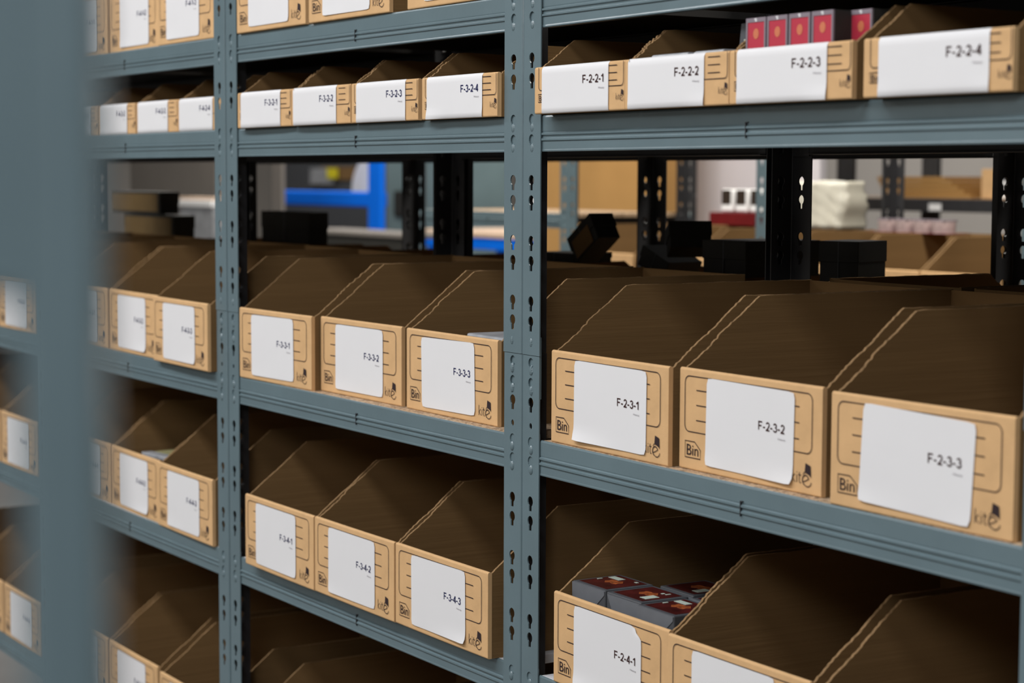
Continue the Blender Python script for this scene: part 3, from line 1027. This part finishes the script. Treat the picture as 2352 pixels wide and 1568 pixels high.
# ------------------------------------------------------------------ the rack across the rear aisle
R3 = FL['C'] + .0002
for k, nm in enumerate(('left', 'middle', 'right')):
    cardboard_bin('brightly lit open bin across the rear aisle, %s of three beside the white bag' % nm, -1.800 + .2585 * k, 1.915, R3, 0, False, None, v=k + 1, rear=True)
for k, nm in enumerate(('left', 'middle', 'right')):
    cardboard_bin('open bin across the rear aisle below the red box, %s of three' % nm, -2.690 + .2720 * k, 1.915, R3, 0, False, None, v=k, rear=True)
TR = R3 + LG['BHt'] + .001
for i in range(4):
    x = -1.728 + i * .066
    j = thing('glass_jar', 'pale pink glass jar in the row of four across the rear aisle, %s' % ('leftmost', 'second from left', 'third from left', 'rightmost')[i], 'jar', (x + .03, 2.20, TR), 0, 'pale jars standing over the lit bins')
    bm = bmesh.new()
    bmesh.ops.create_cone(bm, cap_ends=True, segments=20, radius1=.028, radius2=.030, depth=.030)
    me = bpy.data.meshes.new('jar_body'); bm.to_mesh(me); bm.free(); me.materials.append(M['pink'])
    o = link('jar_body', me, j, (0, 0, .015))
    link('jar_lid', box_mesh('jar_lid', (-.024, -.024, .030), (.024, .024, .034), M['rim'], .004, 2), j)
simple_box('jar_tray', 'thin cardboard tray under the row of pale pink jars', 'tray', (0, 0, -.0006), (.30, .08, .0), M['red'], (-1.745, 2.16, TR), 0, 0)
simple_box('red_box', 'dark red box under the jars with dark lids, across the rear aisle', 'box', (0, 0, 0), (.21, .09, .037), M['red'], (-2.500, 2.235, TR))
for i, x in enumerate((-2.452, -2.385, -2.318)):
    j = thing('candle_jar', 'small pale jar with square dark label on the red box, %s' % ('left', 'middle', 'right')[i], 'jar', (x + .02, 2.27, TR + .038), 0, 'small jars on the red box')
    link('jar_body', box_mesh('jar_body', (-.026, -.026, 0), (.026, .026, .066), M['bwhite'], .006, 3), j)
    link('dark_label', box_mesh('dark_label', (-.021, -.0268, .022), (.021, -.0258, .064), M['jarbrown']), j)

# crumpled white bag
def crumpled_bag():
    rnd = random.Random(5)
    bm = bmesh.new()
    bmesh.ops.create_cube(bm, size=1)
    bmesh.ops.subdivide_edges(bm, edges=bm.edges[:], cuts=9, use_grid_fill=True)
    for v in bm.verts:
        x, y, z = v.co
        t = z + .5
        wx = .27 * (0.72 + .28 * t) * (1 - .06 * math.sin(t * 9))
        sx = x * wx + .028 * (1 - t) + .004 * math.sin(z * 31 + x * 17)
        sy = y * .10 * (1 - .35 * t) + .008 * math.sin(x * 19 + z * 23) + .004 * math.sin(x * 41)
        v.co = Vector((sx, sy, t * .128 + .004 * math.sin(x * 14) * t))
    bmesh.ops.smooth_vert(bm, verts=bm.verts, factor=.4, use_axis_x=True, use_axis_y=True, use_axis_z=True)
    me = bpy.data.meshes.new('white_bag'); bm.to_mesh(me); bm.free()
    me.materials.append(M['plastic'])
    for p in me.polygons:
        p.use_smooth = True
    o = link('white_bag', me, None, (-2.005, 2.24, TR))
    tag(o, 'crumpled off-white plastic bag standing on the bins across the rear aisle', 'bag')
crumpled_bag()
simple_box('dark_pouch', 'black pouch slumped left of the white bag across the rear aisle', 'pouch', (0, 0, 0), (.075, .04, .055), M['bcard'], (-2.10, 2.150, TR), 0, .012)

# big carton, white partition and further rack
simple_box('tall_carton', 'tall brown carton standing on the floor beyond the rear aisle', 'carton', (0, 0, 0), (.75, .12, 1.75), M['carton'], (-4.100, 2.66, 0), 0, .004)
simple_box('display_board', 'white display board standing right of the tall brown carton', 'board', (0, 0, 0), (.66, .03, 1.95), M['boardwhite'], (-3.500, 2.95, 0), 0, .003)
def far_rack():
    t = thing('far_rack', 'dark far rack carrying flat brown card and a taped carton', 'shelving', (-4.255, 3.50, 0))
    for x in (0.0, .872, .915, 1.787):
        for y in (0, .42):
            link('upright_post', box_mesh('upright_post', (x, y, 0), (x + .043, y + .02, 1.9), M['black'], .002, 1), t)
    for z in (.70, 1.239):
        for y in (0, .42):
            link('shelf_beam', box_mesh('shelf_beam', (.0, y - .004, z), (1.83, y, z + .045), M['black'], .002, 1), t)
        link('shelf_board', box_mesh('shelf_board', (.05, .005, z + .04), (1.78, .41, z + .0455), M['chip']), t)
    link('light_dot', box_mesh('light_dot', (1.355, -.0048, z + .004), (1.415, -.0042, z + .028), M['bwhite']), t)  # white patch painted on the beam for a dot of light
far_rack()
for i in range(5):
    o = simple_box('flat_carton', 'flattened brown carton in the stack on the far rack, %s' % ('lowest', 'second from the bottom', 'middle', 'second from the top', 'topmost')[i], 'flat carton', (0, 0, 0), (.42 - .02 * i, .30, .014), M['carton'], (-3.17 - .01 * i, 3.54, 1.2852 + i * .0150), 0, .001, 'flattened cartons on the far rack')
tc = thing('taped_carton', 'brown carton with a white shipping label on the far rack', 'carton', (-2.690, 3.53, 1.2852))
link('carton', box_mesh('carton', (0, 0, 0), (.165, .25, .10), M['card'], .002, 1), tc)
link('shipping_label', box_mesh('shipping_label', (.072, -.001, .004), (.140, .0003, .096), M['bwhite']), tc)
link('label_print', boxes_mesh('label_print', [((.085, -.0016, .060), (.125, -.0009, .084)), ((.090, -.0016, .030), (.110, -.0009, .050)), ((.116, -.0016, .020), (.130, -.0009, .040))], M['dgrey']), tc)

# ------------------------------------------------------------------ work area far behind
mach = thing('blue_machine', 'bright blue steel machine frame with a half round white guard', 'machine', (-7.0, 3.5, 0))
link('upright_beam', box_mesh('upright_beam', (-.030, 0, 0), (.115, .03, 2.1), M['blue'], .01, 2), mach)
link('cross_arm', box_mesh('cross_arm', (-1.20, .02, 1.192), (-.030, .12, 1.272), M['blue'], .01, 2), mach)
link('guard_arm', box_mesh('guard_arm', (-.78, .03, 1.22), (-.72, .41, 1.262), M['blue'], .004, 1), mach)
link('foot_bar', box_mesh('foot_bar', (-.9, -.05, 0), (.40, .20, .08), M['blue'], .01, 2), mach)
P = [(-.72, 1.256)] + [(-.72 - .26 * math.sin(a * math.pi / 20), 1.256 + .23 * math.cos(a * math.pi / 20)) for a in range(11)]
v, f = plate(P, [], .02, lambda u, q, tt: (u, .40 + tt, q), None, 'g')
link('white_guard', mesh_from('white_guard', v, f, M['bwhite']), mach)
gm = thing('green_machine', 'grey-green machine body with a painted white highlight, right of the blue frame', 'machine', (-8.15, 4.25, 0))
link('body', box_mesh('body', (-.1, 0, 0), (.62, .45, 1.75), M['teal'], .05, 4), gm)
link('white_highlight', box_mesh('white_highlight', (.16, -.012, 1.295), (.36, .0, 1.37), M['bwhite'], .008, 2), gm)  # white block painted in for the highlight on the machine body
link('dark_vent', box_mesh('dark_vent', (.05, -.01, 1.12), (.20, .0, 1.27), M['bcard'], .01, 2), gm)
tb = thing('blue_table', 'workbench with pale top and bright blue frame, seen behind the double upright', 'table', (-6.50, 3.50, 0))
link('tabletop', box_mesh('tabletop', (0, 0, 1.066), (1.3, .5, 1.094), M['peach'], .003, 1), tb)
link('blue_rail', box_mesh('blue_rail', (0, .01, 1.010), (1.3, .05, 1.066), M['blue'], .003, 1), tb)
for x in (.05, 1.2):
    for y in (.03, .43):
        link('leg', box_mesh('leg', (x, y, 0), (x + .05, y + .05, 1.01), M['blue'], .003, 1), tb)
bl = thing('roll_bench', 'grey bench carrying a long white roll beyond the blue table', 'bench', (-7.3, 4.3, 0))
link('top_slab', box_mesh('top_slab', (0, 0, 1.05), (2.2, .4, 1.175), M['teal'], .01, 2), bl)
for x in (.05, 2.1):
    link('leg', box_mesh('leg', (x, .15, 0), (x + .06, .25, 1.05), M['dgrey'], .004, 1), bl)
bm = bmesh.new()
bmesh.ops.create_cone(bm, cap_ends=True, segments=24, radius1=.034, radius2=.034, depth=1.2)
bmesh.ops.rotate(bm, verts=bm.verts, matrix=Matrix.Rotation(math.pi / 2, 3, 'Y'))
me = bpy.data.meshes.new('white_roll'); bm.to_mesh(me); bm.free(); me.materials.append(M['bwhite'])
o = link('white_roll', me, None, (-6.20, 4.40, 1.210))
tag(o, 'long white paper roll lying on the grey bench far behind', 'roll')
simple_box('pale_post', 'pale grey square post left of the blue machine arm', 'post', (0, 0, 0), (.13, .02, 2.2), M['midgrey'], (-7.18, 3.02, 0), 0, .004)
wt = thing('work_table', 'low dark workbench with pale worktop edge in front of the blue machine', 'table', (-6.0, 2.60, 0))
link('tabletop', box_mesh('tabletop', (0, 0, 1.098), (1.06, .22, 1.118), M['midgrey'], .003, 1), wt)
link('dark_front', box_mesh('dark_front', (.02, .01, .96), (1.04, .03, 1.098), M['bcard']), wt)
for x in (.03, .98):
    for y in (.03, .16):
        link('leg', box_mesh('leg', (x, y, 0), (x + .05, y + .05, 1.098), M['bcard'], .003, 1), wt)
dc = thing('tool_cabinet', 'dark cabinet with brown and grey drawers and a yellow tag beyond the blue arm', 'cabinet', (-11.2, 4.9, 0))
link('body', box_mesh('body', (0, 0, 0), (1.6, .5, 1.9), M['dgrey'], .01, 2), dc)
link('brown_shelf', box_mesh('brown_shelf', (.85, -.01, 1.33), (1.6, .0, 1.42), M['card_in']), dc)
link('grey_card', box_mesh('grey_card', (.70, -.02, 1.30), (1.05, -.01, 1.41), M['slab']), dc)
link('yellow_tag', box_mesh('yellow_tag', (.98, -.03, 1.34), (1.13, -.02, 1.41), M['yellow']), dc)
simple_box('grey_carton', 'plain grey-brown carton beyond the two stacked boxes at the left', 'carton', (0, 0, 0), (1.17, .05, 1.55), M['midgrey'], (-8.20, 2.65, 0), 0, .004)
ct = thing('white_counter', 'white counter edge right of the stacked brown-fronted boxes', 'counter', (-6.92, 2.40, 0))
link('countertop', box_mesh('countertop', (0, 0, 1.205), (.40, .12, 1.237), M['bwhite'], .003, 1), ct)
link('wooden_strip', box_mesh('wooden_strip', (0, .01, 1.237), (.40, .11, 1.250), M['peach'], .001, 1), ct)
link('side_panel', box_mesh('side_panel', (0, .01, 0), (.40, .10, 1.205), M['slab']), ct)

# ------------------------------------------------------------------ upright close to the lens (front rack of the aisle)
fg = thing('near_upright', 'blurred blue-grey rack upright with a brace, right in front of the camera at left', 'rack upright', (1.617, -1.196, 0))
def near_parts():
    d = 0.38
    c = CAM + fw * d
    # plan position of the upright's middle
    px = (140 - 1176) / F_PX * d
    p = c + r2 * px
    fg.location = (p.x, p.y, 0)
    fg.rotation_euler = (0, 0, YAW + math.radians(8))
    link('post_web', box_mesh('post_web', (-.0080, 0, 0), (.0080, .026, 2.0), M['steel'], .002, 2), fg)
    link('brace_plate', box_mesh('brace_plate', (-.14, .004, 1.3265), (-.0080, .008, 1.70), M['steel'], .001, 1), fg)
near_parts()
